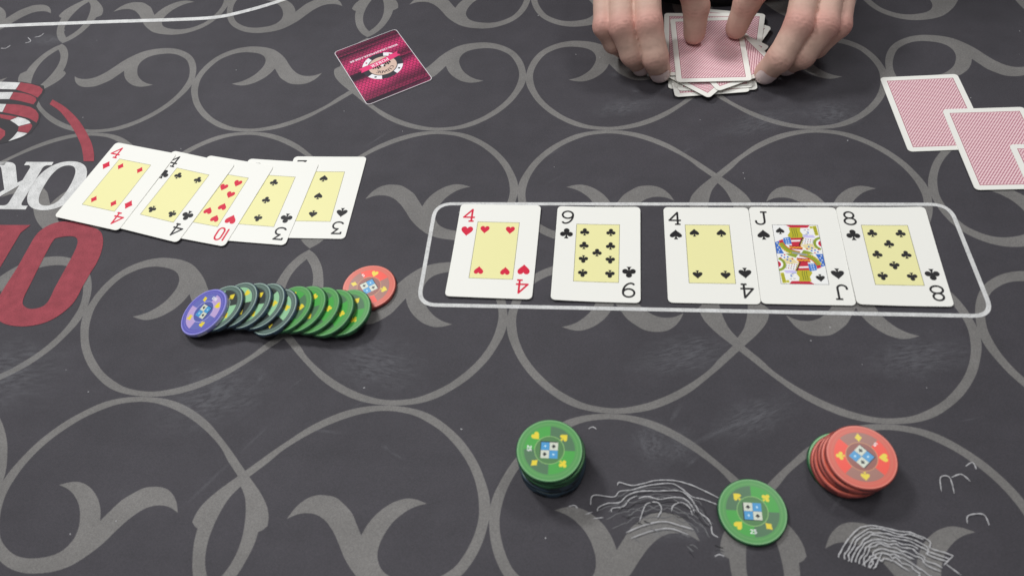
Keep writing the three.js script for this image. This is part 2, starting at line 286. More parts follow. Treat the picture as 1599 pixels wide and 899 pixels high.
function glyph(g, ch, x, y) {           // index figures, drawn with strokes; x, y is the centre
  g.save(); g.translate(x, y); g.lineWidth = 1.5; g.lineCap = 'butt'; g.lineJoin = 'round'; g.beginPath();
  if (ch === '4') { g.moveTo(1.9, 6); g.lineTo(1.9, -5.6); g.lineTo(-4.3, 2.2); g.lineTo(4.4, 2.2); g.moveTo(-0.2, 6); g.lineTo(3.9, 6); }
  if (ch === '9' || ch === '6') { g.ellipse(0, -2.5, 4, 3.5, 0, 0, 7); g.moveTo(4, -2.6); g.bezierCurveTo(4.4, 2.6, 1, 6, -1.6, 6); g.quadraticCurveTo(-3.2, 5.9, -3.8, 4.4); }
  if (ch === '8') { g.ellipse(0, -3, 3.3, 3, 0, 0, 7); g.moveTo(4, 3); g.ellipse(0, 3, 4, 3.1, 0, 0, 7); }
  if (ch === '3') { g.moveTo(-3.6, -3.9); g.lineTo(-3.6, -5.8); g.lineTo(3.4, -5.8); g.lineTo(-0.6, -1); g.bezierCurveTo(5.4, -1.6, 5.4, 6, 0, 6); g.quadraticCurveTo(-3, 6, -3.9, 3.9); }
  if (ch === 'J') { g.moveTo(-0.4, -5.9); g.lineTo(4.4, -5.9); g.moveTo(2.1, -5.9); g.lineTo(2.1, 3); g.bezierCurveTo(2.1, 7, -4.2, 7, -4.2, 3.2); g.moveTo(-4.2, 4.2); g.lineTo(-4.2, 2.2); }
  if (ch === '10') { g.moveTo(-3.6, -6.1); g.lineTo(-3.6, 6.1); g.moveTo(-0.9, -2.5); g.bezierCurveTo(-0.9, -7.2, 4.4, -7.2, 4.4, -2.5); g.lineTo(4.4, 2.5); g.bezierCurveTo(4.4, 7.2, -0.9, 7.2, -0.9, 2.5); g.closePath(); }
  g.stroke(); g.restore();
}
const PIPS = {
  3: [[1, 0], [1, 1.5], [1, 3]], 4: [[0, 0], [2, 0], [0, 3], [2, 3]],
  8: [[0, 0], [2, 0], [1, 0.75], [0, 1.5], [2, 1.5], [1, 2.25], [0, 3], [2, 3]],
  9: [[0, 0], [2, 0], [0, 1], [2, 1], [1, 1.5], [0, 2], [2, 2], [0, 3], [2, 3]],
  10: [[0, 0], [2, 0], [1, 0.5], [0, 1], [2, 1], [0, 2], [2, 2], [1, 2.5], [0, 3], [2, 3]],
};
function jack(g) {                       // the upper half of the court picture, in panel millimetres (32.5 x 27.2)
  const poly = (c, p) => { g.fillStyle = c; g.beginPath(); p.forEach(([x, y], i) => i ? g.lineTo(x, y) : g.moveTo(x, y)); g.closePath(); g.fill(); };
  g.fillStyle = '#f4f3ee'; g.fillRect(0, 0, 32.5, 27.2);
  poly('#c8213c', [[9.5, 0], [27, 0], [25, 2.6], [13, 2.8]]);
  poly('#bdb526', [[11.4, 2.6], [20, 2.4], [19.2, 6], [20.8, 9], [20, 12.4], [11, 12.8], [9.8, 10], [12, 6.5]]); poly('#cfc6ee', [[20.6, 9.8], [28, 9.4], [29.4, 12], [21, 12.2]]); poly('#c4bd2c', [[26.4, 1.4], [28.2, 1], [28.8, 3], [27, 3.4]]);
  g.strokeStyle = '#5f6a1a'; g.lineWidth = 0.4; for (const x of [13.8, 15.3, 16.8]) { g.beginPath(); g.moveTo(x, 3.4); g.bezierCurveTo(x - 1, 6, x + 1, 8, x - 0.4, 11.6); g.stroke(); }
  g.fillStyle = '#2c2a2e'; for (const [x, y, w] of [[22, 4.6, 1.6], [24.6, 4.2, 1.4], [23.6, 6.6, 0.8], [22.8, 8.4, 1.6]]) g.fillRect(x, y, w, 0.35);
  g.fillStyle = '#6f8fd0'; g.fillRect(24.4, 6.2, 0.8, 2.2); g.fillRect(21, 9.4, 3, 0.5);
  poly('#c4bd2c', [[28.6, 1], [31.4, 0.6], [32, 9.6], [29.6, 10]]); g.fillStyle = '#77801d'; for (let y = 2; y < 9.5; y += 1.5) g.fillRect(29.3, y, 2, 0.5);
  poly('#3f76c8', [[6.4, 12.6], [11.4, 11.4], [11.8, 18], [6, 18.6]]); g.fillStyle = '#cfe0f4'; for (const [x, y] of [[8, 13.6], [9.6, 13.2], [8.2, 15.6], [9.8, 15.2], [8.2, 17.4], [9.8, 17]]) { g.beginPath(); g.arc(x, y, 0.55, 0, 7); g.fill(); }
  poly('#c8213c', [[11.6, 12.4], [20.2, 12], [17.6, 19.6], [11.8, 19.4]]); poly('#f4f3ee', [[11.7, 14.4], [18.6, 14], [18, 15.6], [11.8, 16]]);
  g.strokeStyle = '#26241f'; g.lineWidth = 0.8; g.beginPath(); g.moveTo(20.6, 11.4); g.lineTo(16.6, 20); g.stroke(); g.strokeStyle = '#c9b52b'; g.lineWidth = 0.5; g.beginPath(); g.moveTo(21.4, 11.4); g.lineTo(17.4, 20); g.stroke();
  g.fillStyle = '#4d4a50'; for (let i = 0; i < 5; i++) for (let j = 0; j < 4; j++) { g.fillStyle = (i + j) % 3 ? '#6b6770' : '#b5263c'; g.beginPath(); g.arc(20.6 + i * 1.7 - j * 0.55, 13.2 + j * 1.9 + i * 0.3, 0.42, 0, 7); g.fill(); }
  poly('#e9d9a0', [[18.5, 18.6], [26, 17.6], [28.6, 22], [22, 24]]); poly('#3d6fc4', [[0, 16.6], [3, 15.4], [3.6, 22], [5.4, 27.2], [0, 27.2]]); poly('#c8213c', [[3, 15], [6, 13.6], [6.2, 19], [3.8, 20.4]]);
  g.fillStyle = '#f1efe6'; for (let i = 0; i < 5; i++) { g.beginPath(); g.arc(1.5 + (i % 2), 17.5 + i * 2, 0.5, 0, 7); g.fill(); }
  g.lineWidth = 4.4; g.strokeStyle = '#93a32a'; g.beginPath(); g.moveTo(4.4, 17); g.bezierCurveTo(5.4, 22, 9, 25.5, 16.2, 27); g.stroke();
  g.lineWidth = 0.7; g.strokeStyle = '#d6452a'; g.beginPath(); g.moveTo(5.9, 17); g.bezierCurveTo(7.4, 21.6, 11, 24, 17, 25.2); g.stroke();
  g.lineWidth = 0.9; g.strokeStyle = '#f0b429'; g.setLineDash([0.9, 0.9]); g.beginPath(); g.moveTo(3, 17.8); g.bezierCurveTo(4, 23, 8, 26.6, 15, 28); g.stroke(); g.setLineDash([]);
  poly('#b3222f', [[9.6, 19.4], [18, 19.4], [19, 23.4], [10.4, 22.6]]); g.strokeStyle = '#f2b02a'; g.lineWidth = 0.9; for (const x of [11, 13.4, 15.8, 18]) { g.beginPath(); g.arc(x, 22, 1, Math.PI, 0); g.stroke(); }
  g.lineWidth = 2; g.strokeStyle = '#8fa02b'; g.beginPath(); g.arc(33.4, 17.5, 5.4, 1.9, 4.6); g.stroke(); g.fillStyle = '#c8213c'; g.beginPath(); g.arc(33.4, 17.5, 3.2, 0, 7); g.fill(); g.strokeStyle = '#fff'; g.lineWidth = 0.6; g.stroke();
  g.fillStyle = '#3d6fc4'; for (const [x, y] of [[23.5, 20.4], [25.6, 21.6], [27.4, 23.6], [29.2, 25.2], [25, 24]]) { g.beginPath(); g.arc(x, y, 0.7, 0, 7); g.fill(); }
  poly('#8fa02b', [[19.5, 23.4], [24, 25.2], [26.5, 27.2], [17, 27.2]]); g.fillStyle = '#c8213c'; for (const [x, y] of [[22, 22.4], [27, 26], [30, 23]]) { g.beginPath(); g.arc(x, y, 0.6, 0, 7); g.fill(); }
  g.strokeStyle = '#9a9aa0'; g.lineWidth = 1.4; g.beginPath(); g.moveTo(11, 26); g.bezierCurveTo(14, 26.2, 18, 27.4, 21.5, 28); g.stroke();
  g.fillStyle = BLACK; suitPath(g, 'spade', 5, 5.6, 6.2);
}
function faceCanvas(rank, suit) {
  const [c, g] = canvas(CW * PX, Math.round(CH * PX)); g.scale(PX, PX);
  g.fillStyle = '#f3f1e8'; g.fillRect(0, 0, CW, CH);
  const ink = suit === 'heart' || suit === 'diamond' ? RED : BLACK, X0 = 15.5, X1 = 48, Z0 = 17.4, Z1 = 71.5;
  if (rank === 'J') {
    for (const k of [0, 1]) {
      g.save(); if (k) { g.translate(CW, CH); g.rotate(Math.PI); }
      g.beginPath(); g.rect(X0, Z0, X1 - X0, CH / 2 - Z0); g.clip(); g.translate(X0, Z0); jack(g); g.restore();
    }
  } else { g.fillStyle = '#f1ebaa'; g.fillRect(X0, Z0, X1 - X0, Z1 - Z0); }
  g.strokeStyle = rank === 'J' ? '#5a585c' : '#5d5a48'; g.lineWidth = 0.28; g.strokeRect(X0, Z0, X1 - X0, Z1 - Z0);
  g.fillStyle = g.strokeStyle = ink;
  for (const k of [0, 1]) {
    g.save(); if (k) { g.translate(CW, CH); g.rotate(Math.PI); }
    glyph(g, rank, 8.3, 11); suitPath(g, suit, 8.2, 26.9, suit === 'club' ? 9.8 : 9);
    if (PIPS[rank]) for (const [a, b] of PIPS[rank]) {
      const x = 21.9 + a * (41.6 - 21.9) / 2, y = 25 + b * (63.9 - 25) / 3;
      if (b < 1.5 || (b === 1.5 && !k)) suitPath(g, suit, x, y, 7);
      }
    g.restore();
  }
  return c;
}
function backCanvas() {
  const [c, g] = canvas(CW * PX, Math.round(CH * PX)); g.scale(PX, PX);
  g.fillStyle = '#f2f0e7'; g.fillRect(0, 0, CW, CH);
  g.fillStyle = '#f4d8d8'; g.fillRect(5, 5, CW - 10, CH - 10);
  g.save(); g.beginPath(); g.rect(5.6, 5.6, CW - 11.2, CH - 11.2); g.clip();
  g.strokeStyle = '#ae4a66'; g.lineCap = 'round';
  const p = 2.4, q = 1.6;
  for (let j = 0; j * q < CH; j++) for (let i = 0; i * p < CW; i++) {
    const x = (i + (j & 1) / 2) * p, y = j * q;
    g.strokeStyle = '#9c3a57'; g.lineWidth = 0.66; g.beginPath(); g.moveTo(x - 0.36, y + 0.3); g.lineTo(x + 0.36, y - 0.3); g.stroke();
    g.strokeStyle = '#d89aa4'; g.lineWidth = 0.4; g.beginPath(); g.moveTo(x - 0.6 + p / 2, y - 0.6); g.lineTo(x + 0.6 + p / 2, y + 0.6); g.stroke();
  }
  g.restore();
  g.strokeStyle = '#9c2f4c'; g.lineWidth = 0.5; g.strokeRect(5, 5, CW - 10, CH - 10);
  return c;
}
const cardStock = (c) => new THREE.MeshPhysicalMaterial({ map: tex(c), roughness: 0.48, specularIntensity: 0.5 });
const edgeMat = new THREE.MeshStandardMaterial({ color: new THREE.Color().setRGB(0.72, 0.71, 0.66), roughness: 0.7 });
const backMat = cardStock(backCanvas());
const thick = 0.36;
function cardGeo(w = CW, h = CH, r = 3.4, t = thick, bow = [0, 0, 0]) {       // top sheet, bottom sheet and rim, each with its own material; bow lifts ends, sides and one diagonal
  const a = w / 2, b = h / 2, NX = 12, ys = [];
  for (let k = 0; k <= 5; k++) ys.push(-b + r * (1 - Math.cos(k / 5 * Math.PI / 2)) * 1);
  for (let k = 1; k < 12; k++) ys.push(-b + r + (h - 2 * r) * k / 12);
  for (let k = 5; k >= 0; k--) ys.push(b - r * (1 - Math.cos(k / 5 * Math.PI / 2)));
  const half = (y) => { const d = Math.max(0, Math.abs(y) - (b - r)); return a - r + Math.sqrt(Math.max(0, r * r - d * d)); };
  const lift = (x, y) => bow[0] * (y / b) ** 2 + bow[1] * (x / a) ** 2 + bow[2] * (1 + x * y / a / b) / 2;
  const P = [], UV = [], I = [], n = NX + 1;
  for (const y of ys) for (let k = 0; k <= NX; k++) { const x = half(y) * (k / NX * 2 - 1); P.push([x, y]); UV.push(x / w + 0.5, y / h + 0.5); }
  for (let q = 0; q < ys.length - 1; q++) for (let k = 0; k < NX; k++) { const m = q * n + k; I.push(m, m + 1, m + n + 1, m, m + n + 1, m + n); }
  const face = (z, index) => { const g = new THREE.BufferGeometry(); g.setAttribute('position', new THREE.Float32BufferAttribute(P.flatMap(([x, y]) => [x, y, z + lift(x, y)]), 3)); g.setAttribute('uv', new THREE.Float32BufferAttribute(UV, 2)); g.setIndex(index); g.computeVertexNormals(); return g; };
  const top = face(t, I), bottom = face(0, I.slice().reverse());
  const ring = []; for (let k = 0; k <= NX; k++) ring.push(k); for (let q = 1; q < ys.length; q++) ring.push(q * n + NX); for (let k = NX - 1; k >= 0; k--) ring.push((ys.length - 1) * n + k); for (let q = ys.length - 2; q > 0; q--) ring.push(q * n);
  const pos = [], idx = [], u = [];
  ring.forEach((v, i) => { const [x, y] = P[v], l = lift(x, y); pos.push(x, y, l, x, y, t + l); u.push(0, 0, 0, 1); const p = i * 2, q = ((i + 1) % ring.length) * 2; idx.push(p, q, p + 1, q, q + 1, p + 1); });
  const rim = new THREE.BufferGeometry(); rim.setAttribute('position', new THREE.Float32BufferAttribute(pos, 3)); rim.setAttribute('uv', new THREE.Float32BufferAttribute(u, 2)); rim.setIndex(idx); rim.computeVertexNormals();
  const g = mergeGeometries([top, bottom, rim], true); g.rotateX(-Math.PI / 2); return mmGeo(g);
}
const cardShapes = { flat: cardGeo(CW, CH, 3.4, thick, [0.12, 0.1, 0.1]), bowed: cardGeo(CW, CH, 3.4, thick, [0.9, 0.2, 0.3]), lifted: cardGeo(CW, CH, 3.4, thick, [0.4, 0.6, 0.7]), dealt: cardGeo(CW, CH, 3.4, thick, [0.05, 0.05, 0]) };
function card(x, y, z, deg, face, label, group, shape = 'flat') {     // deg: clockwise seen from above
  const m = new THREE.Mesh(cardShapes[shape], face ? [face, backMat, edgeMat] : [backMat, edgeMat, edgeMat]);
  m.name = numbered('playing_card'); m.castShadow = m.receiveShadow = true; m.position.set(x * MM, y * MM, z * MM); m.rotation.y = -R(deg); scene.add(m);
  return tag(m, label, 'playing card', group);
}
const F = (r, s) => cardStock(faceCanvas(r, s));
const row = 'five shared cards in the printed white box';
card(-76.7, 0.2, -0.8, 0.7, F('4', 'heart'), 'four of hearts face up at the left end of the printed white box', row, 'bowed');
card(0, 0.2, 0, 0.5, F('9', 'club'), 'nine of clubs face up in the white box beside the four of hearts', row, 'lifted');
card(81.9, 0.2, -1.4, -0.5, F('4', 'spade'), 'four of spades face up in the white box touching the jack', row, 'flat');
card(145.6, 0.6, -2.2, -0.4, F('J', 'spade'), 'jack of spades face up, the only court card in the white box', row, 'flat');
card(209.2, 0.2, -3.1, -0.4, F('8', 'club'), 'eight of clubs face up at the right end of the white box', row, 'lifted');
const fan = 'five overlapping cards laid out at the left';
card(-226.9, 0.2, -53.5, 0.1, F('3', 'spade'), 'three of spades at the right end of the overlapping face-up row', fan);
card(-269.7, 0.65, -48, 4.3, F('3', 'club'), 'three of clubs in the overlapping face-up row, half over the three of spades', fan);
card(-312.7, 1.1, -48.3, 11, F('10', 'heart'), 'ten of hearts in the middle of the overlapping face-up row', fan);
card(-349.4, 1.55, -52.2, 14.2, F('4', 'club'), 'four of clubs in the overlapping row beside the four of diamonds', fan);
card(-404.8, 2, -62.3, 12.8, F('4', 'diamond'), 'four of diamonds lying on top at the left end of the overlapping row', fan);
const dealt = 'face-down cards at the right edge';
card(270.4, 0.2, -152.9, -3.6, null, 'face-down red patterned card farthest back of the three at the right edge', dealt, 'dealt');
card(310.7, 0.6, -111.8, -2.5, null, 'face-down red patterned card in the middle of the three at the right edge', dealt, 'dealt');
card(350.5, 1, -70.8, -2, null, 'face-down red patterned card cut off by the right edge of the picture', dealt, 'dealt');
// the messy pile under the hands
const pile = 'cards in the messy pile under the hands';
const hid = 'face-down card buried in the messy pile under the hands';
const lower = [[93, -224, 5], [97, -228, -9], [90, -230, 14], [99, -222, -3]];
let py = 0.2;
lower.forEach(([x, z, a]) => { card(x, py, z, a, null, hid, pile); py += 0.42; });
for (const [x, z, a, l] of [
  [90, -216.9, -6, 'face-down pile card whose near right corner sticks out below the top card'],
  [94.5, -222.9, -4, 'face-down pile card whose near left corner sticks out lowest under the left middle finger'],
  [104.1, -237.6, 28, 'face-down pile card turned to the right, far corner beside the right middle finger'],
  [110.1, -242.5, 10, 'face-down pile card whose far right corner shows behind the right index finger'],
  [95, -219, 40, 'strongly turned face-down pile card with its pattern showing beside the right index finger'],
  [105.9, -226.5, -28, 'face-down pile card turned left, its white corner pointing towards the printed box'],
  [87, -236, 2, 'face-down pile card showing along the left middle finger, slightly left of the top card'],
]) { card(x, py, z, a, null, l, pile); py += 0.72; }
card(94.7, py + 0.4, -227.4, -1.7, null, 'red patterned face-down card on top of the pile, pressed by both index fingers', pile);
const deckTop = py + 0.4 + thick;

// pink cut card with a round emblem, its writing upside down from here
{
  const W = 63.8, H = 87.8, k = 10, [c, g] = canvas(W * k, H * k); g.scale(k, k);
  g.translate(W, H); g.rotate(Math.PI);                       // drawn upright, then turned
  g.fillStyle = '#e2356f'; g.fillRect(0, 0, W, H);
  const im = g.getImageData(0, 0, W * k, H * k), d = im.data;
  for (let y = 0; y < H * k; y++) for (let x = 0; x < W * k; x++) {
    const lx = x / k, ly = y / k, t = ly + 0.14 * (lx - 32) + 2.5 * noise.noise(lx / 16, ly / 16, 1);
    let m = Math.exp(-(((t - 5) / 13) ** 2)) + Math.exp(-(((t - 42) / 10) ** 2)) * Math.min(1, Math.abs(lx - 30) / 22 + 0.35) + Math.exp(-(((t - 80) / 13) ** 2));
    m = Math.min(0.95, m); const i = (y * W * k + x) * 4;
    d[i] = 242 + (26 - 242) * m; d[i + 1] = 58 + (18 - 58) * m; d[i + 2] = 124 + (30 - 124) * m;
  }
  g.putImageData(im, 0, 0);
  g.strokeStyle = 'rgba(50,12,32,0.85)'; g.lineWidth = 0.42; const s = 2.1;
  for (let j = -1; j < H / (s * 1.5) + 1; j++) for (let i = -1; i < W / (s * 1.732) + 1; i++) {
    const x = (i + (j & 1) / 2) * s * 1.732, y = j * s * 1.5; g.beginPath();
    for (let q = 0; q < 6; q++) { const a = Math.PI / 6 + q * Math.PI / 3; q ? g.lineTo(x + s * Math.cos(a), y + s * Math.sin(a)) : g.moveTo(x + s * Math.cos(a), y + s * Math.sin(a)); } g.closePath(); g.stroke();
  }
  const cx = 31.6, cy = H - 44.5;                               // emblem
  g.fillStyle = '#35333a'; g.beginPath(); g.arc(cx, cy, 19.2, 0, 7); g.fill();
  for (const a of [45, 135, 225, 315]) { const t = R(a); g.fillStyle = '#f3f1f2'; g.beginPath(); g.arc(cx, cy, 19.2, t - 0.38, t + 0.38); g.arc(cx, cy, 14.2, t + 0.36, t - 0.36, true); g.closePath(); g.fill(); g.fillStyle = a % 90 === 45 && a < 200 ? '#c22f55' : '#2b2930'; suitPath(g, a < 200 ? 'diamond' : 'spade', cx + 16.7 * Math.cos(t), cy + 16.7 * Math.sin(t), 2.6); }
  g.fillStyle = '#dcbdab'; g.beginPath(); g.arc(cx, cy, 13.4, 0, 7); g.fill();
  g.fillStyle = '#2a2528'; g.textAlign = 'center'; g.font = 'bold 5px serif';
  'CIDADE'.split('').forEach((ch, i) => { const a = -Math.PI / 2 + (i - 2.5) * 0.34; g.save(); g.translate(cx + 9.6 * Math.cos(a), cy + 9.6 * Math.sin(a)); g.rotate(a + Math.PI / 2); g.fillText(ch, 0, 1.8); g.restore(); });
  for (let i = 0; i < 9; i++) { const x = cx - 8.6 + i * 2.1, h = [2.4, 4, 3, 5, 2.2, 4.4, 5.2, 3.2, 2.6][i]; g.fillRect(x, cy + 2.6 - h, 1.7, h + 0.6); }
  g.fillStyle = '#f3f1f2'; suitPath(g, 'club', cx, cy + 0.6, 3.6);
  g.save(); g.translate(cx, cy + 5); g.rotate(-0.12); g.translate(-cx, -cy - 5); g.fillStyle = '#ea3d78'; g.beginPath(); const rb = [[-21, 3.2], [-10, 2.6], [0, 2.4], [10, 2.6], [21.5, 3.4], [19.6, 6.8], [21.5, 10.4], [10, 9.2], [0, 8.8], [-10, 9.2], [-21, 10], [-18.8, 6.6]]; rb.forEach(([x, y], i) => i ? g.lineTo(cx + x, cy + y) : g.moveTo(cx + x, cy + y)); g.closePath(); g.fill();
  g.strokeStyle = '#8e1c44'; g.lineWidth = 0.3; g.stroke();
  g.fillStyle = '#fbe9ee'; g.font = 'bold 5.4px serif'; g.fillText('POKER', cx + 0.4, cy + 7.6); g.restore();
  g.fillStyle = '#fdf2f5'; g.font = 'bold 3.5px sans-serif'; g.fillText('WWW.CIDADEPOKER.COM.BR', W / 2, H - 21.4, 50);
  const face = new THREE.MeshPhysicalMaterial({ map: tex(c), roughness: 0.35, clearcoat: 0.2, clearcoatRoughness: 0.3 });
  const rimMat = new THREE.MeshStandardMaterial({ color: new THREE.Color().setRGB(0.78, 0.74, 0.75), roughness: 0.5 });
  const t = new THREE.Group(); t.name = 'cut_card'; t.position.set(-203.9 * MM, 0.1 * MM, -216.8 * MM); t.rotation.y = R(32.5); scene.add(t);
  tag(t, 'pink and black plastic cut card with a round emblem, lying tilted on the cloth', 'cut card');
  part('card_body', cardGeo(W + 1.1, H + 1.1, 3.6, 0.7), [rimMat, rimMat, rimMat], t);
  const f = part('printed_face', cardGeo(W, H, 3.2, 0.08), [face, face, face], t); f.position.y = 0.68 * MM;
}

/* ---------- poker chips ---------- */
const CT = 3.3;
const KINDS = {
  green: { body: [0.03, 0.13, 0.05], spot: [0.012, 0.04, 0.02], rim: '#5a9c57', edge: '#7db278', band: '#4ea84b', dark: '#557a58', mid: '#55834f', line: '#93c274', num: '25' },
  red: { body: [0.40, 0.075, 0.06], spot: [0.16, 0.05, 0.05], rim: '#d75f4c', edge: '#e27c68', band: '#f54c36', dark: '#a37062', mid: '#96594d', line: '#cf9367', num: '5' },
  dark: { body: [0.035, 0.065, 0.095], spot: [0.01, 0.014, 0.015], rim: '#5d7068', edge: '#a3b8ac', band: '#98c99c', dark: '#3c423f', mid: '#4a534f', line: '#b3c9b8', num: '100' },
  purple: { body: [0.20, 0.20, 0.46], spot: [0.42, 0.42, 0.5], rim: '#6462b4', edge: '#a09be6', band: '#c0a6d2', dark: '#6c71b6', mid: '#5a62a6', line: '#c0bcec', num: '500' },
};
function chipCanvas(k) {
  const N = 400, s = N / 40, [c, g] = canvas(N, N); g.scale(s, s); g.translate(20, 20);
  g.fillStyle = k.edge; g.fillRect(-20, -20, 40, 40); g.fillStyle = k.rim; g.beginPath(); g.arc(0, 0, 18.6, 0, 7); g.fill();
  for (let q = 0; q < 4; q++) { g.fillStyle = q % 2 ? k.band : k.dark; g.beginPath(); g.moveTo(0, 0); g.arc(0, 0, 15.2, q * Math.PI / 2, (q + 1) * Math.PI / 2); g.closePath(); g.fill(); }
  g.strokeStyle = k.rim; g.lineWidth = 0.35; g.beginPath(); g.arc(0, 0, 16.6, 0, 7); g.stroke(); g.strokeStyle = k.line; g.globalAlpha = 0.35; g.stroke(); g.globalAlpha = 1;
  g.fillStyle = k.mid; g.beginPath(); g.arc(0, 0, 8.8, 0, 7); g.fill(); g.strokeStyle = k.line; g.lineWidth = 0.4; g.stroke();
  g.fillStyle = '#ecd53c'; ['diamond', 'heart', 'spade', 'club'].forEach((u, q) => { const a = (q + 0.5) * Math.PI / 2; g.save(); g.translate(11.9 * Math.cos(a), 11.9 * Math.sin(a)); g.rotate(a + Math.PI / 2); suitPath(g, u, 0, 0, 5); g.restore(); });
  g.fillStyle = '#f0f2ee'; g.font = 'bold 3.6px sans-serif'; g.textAlign = 'center'; g.fillText(k.num, -0.6, 13.6);
  g.fillStyle = '#262b2c'; g.fillRect(-5.5, -4.7, 10.4, 10.2);
  for (const [x, y, b] of [[-4.9, -5, 0], [0.2, -5, 1], [-4.9, 0.1, 1], [0.2, 0.1, 0]]) { g.fillStyle = b ? '#4d9ccf' : '#d6dac8'; g.fillRect(x, y, 5, 5); g.fillStyle = b ? '#bfe3f2' : '#1c2022'; suitPath(g, b ? 'diamond' : 'spade', x + 2.5, y + 2.5, b ? 1.8 : 2.4); }
  return c;
}
const bodyGeo = mmGeo(new THREE.LatheGeometry([[0, 0], [19, 0], [19.6, 0.2], [20, 0.7], [20, 2.6], [19.6, 3.1], [19.3, CT], [0, CT - 0.02]].map(([x, y]) => new THREE.Vector2(x, y)), 56));
const faceGeo = (() => { const g = new THREE.CircleGeometry(19.3, 64); const uv = g.attributes.uv, p = g.attributes.position; for (let i = 0; i < uv.count; i++) uv.setXY(i, p.getX(i) / 40 + 0.5, p.getY(i) / 40 + 0.5); g.rotateX(-Math.PI / 2); g.translate(0, CT + 0.04, 0); return mmGeo(g); })();
const spotGeo = (() => { const g = new THREE.CylinderGeometry(20.06, 20.06, 1.7, 6, 1, true, -0.2, 0.4); g.translate(0, 1.65, 0); return mmGeo(g); })();
const chipProto = {};
for (const [n, k] of Object.entries(KINDS)) {
  const t = new THREE.Group();
  const face = new THREE.MeshPhysicalMaterial({ map: tex(chipCanvas(k)), roughness: 0.4, specularIntensity: 0.6, clearcoat: 0.25, clearcoatRoughness: 0.28 });
  const body = new THREE.MeshPhysicalMaterial({ color: new THREE.Color().setRGB(...k.body), roughness: 0.45 });
  const spot = new THREE.MeshPhysicalMaterial({ color: new THREE.Color().setRGB(...k.spot), roughness: 0.5 });
  part('chip_body', bodyGeo, body, t); part('chip_face', faceGeo, face, t);
  for (let i = 0; i < 8; i++) part('edge_spot', spotGeo, spot, t).rotation.y = i * Math.PI / 4;
  chipProto[n] = t;
}
function chip(kind, x, y, z, spin, label, group, tilt = 0, dir = 180) {      // x, y, z: the centre of its base; spin anticlockwise seen from above
  const c = chipProto[kind].clone(); c.name = numbered('poker_chip'); c.position.set(x * MM, y * MM, z * MM);
  const n = V(Math.sin(R(tilt)) * Math.cos(R(dir)), Math.cos(R(tilt)), Math.sin(R(tilt)) * Math.sin(R(dir)));
  c.quaternion.setFromUnitVectors(V(0, 1, 0), n).multiply(new THREE.Quaternion().setFromAxisAngle(V(0, 1, 0), R(spin)));
  scene.add(c); return tag(c, label, 'poker chip', group);
}
chip('green', 94.2, 0, 191.1, 0, 'single green chip lying flat by itself on the crumpled cloth');
chip('red', -166.1, 0, 37.6, 215, 'flat orange-red chip at the right end of the toppled chip row');
const tall = 'chips in the stack topped by a green chip';
const ord = ['lowest', 'second from the bottom', 'third from the bottom', 'fourth from the bottom', 'fifth from the bottom', 'third from the top', 'second from the top', 'topmost'];
[['dark', 0.8, -0.3], ['dark', 1.2, 0.2], ['dark', 1.6, -0.5], ['dark', 0.5, 0.4], ['dark', 1.4, 0.3], ['green', 0.9, 0.5], ['green', 1.3, 0.1], ['green', 0, 0]].forEach(([k, dx, dz], i) =>
  chip(k, -24.9 + dx, i * CT, 169.1 + dz, i === 7 ? -90 : rr(0, 360), `${k === 'dark' ? 'dark' : 'green'} chip ${ord[i]} in the stack topped by a green chip`, tall));
const redStack = 'chips in the leaning stack of red chips';
const rord = ['lowest', 'second from the bottom', 'third from the bottom', 'third from the top', 'second from the top', 'topmost'];
[['green', 149.6, 158.2], ['red', 150.4, 160.6], ['red', 151.4, 161.8], ['red', 152.8, 160.8], ['red', 153.8, 161.6], ['red', 155.7, 161.2]].forEach(([k, x, z], i) =>
  chip(k, x, i * CT, z, i === 5 ? 135 : rr(0, 360), `${k} chip ${rord[i]} in the leaning stack of red chips`, redStack));
// the toppled row: each chip leans on the one to its right
const toppled = 'toppled row of leaning chips';
const lean = [
  ['purple', -282, 67.5, 18, 150, 'purple-blue chip leaning at the left end of the toppled row'],
  ['dark', -270.6, 64, 18.6, -90, 'dark chip with pale green blocks leaning directly behind the purple chip'],
  ['dark', -260.3, 61, 19, 180, 'dark chip third from the left in the toppled row'],
  ['dark', -249.9, 61.2, 19.2, -95, 'dark chip fourth from the left in the toppled row'],
  ['dark', -239.6, 61.4, 19.2, -45, 'dark chip fifth from the left in the toppled row'],
  ['dark', -229.4, 66, 19.2, -40, 'last dark chip of the toppled row, sticking out nearest beside the green ones'],
  ['green', -219, 63.2, 19.2, 222, 'first green chip after the dark ones in the toppled row'],
  ['green', -208.9, 62.8, 19.2, 180, 'second green chip after the dark ones in the toppled row'],
  ['green', -198.7, 63.5, 19, -50, 'third green chip after the dark ones in the toppled row'],
  ['green', -188.4, 65, 18, -60, 'fourth green chip after the dark ones in the toppled row'],
  ['green', -177.6, 63.5, 13.5, -85, 'green chip at the right end of the toppled row, over the orange-red chip'],
];
lean.forEach(([k, x, z, t, s, l]) => { const a = R(t), n = [-Math.sin(a), Math.cos(a)]; chip(k, x - CT * n[0], 20 * Math.sin(a) + 0.05, z, s, l, toppled, t); });

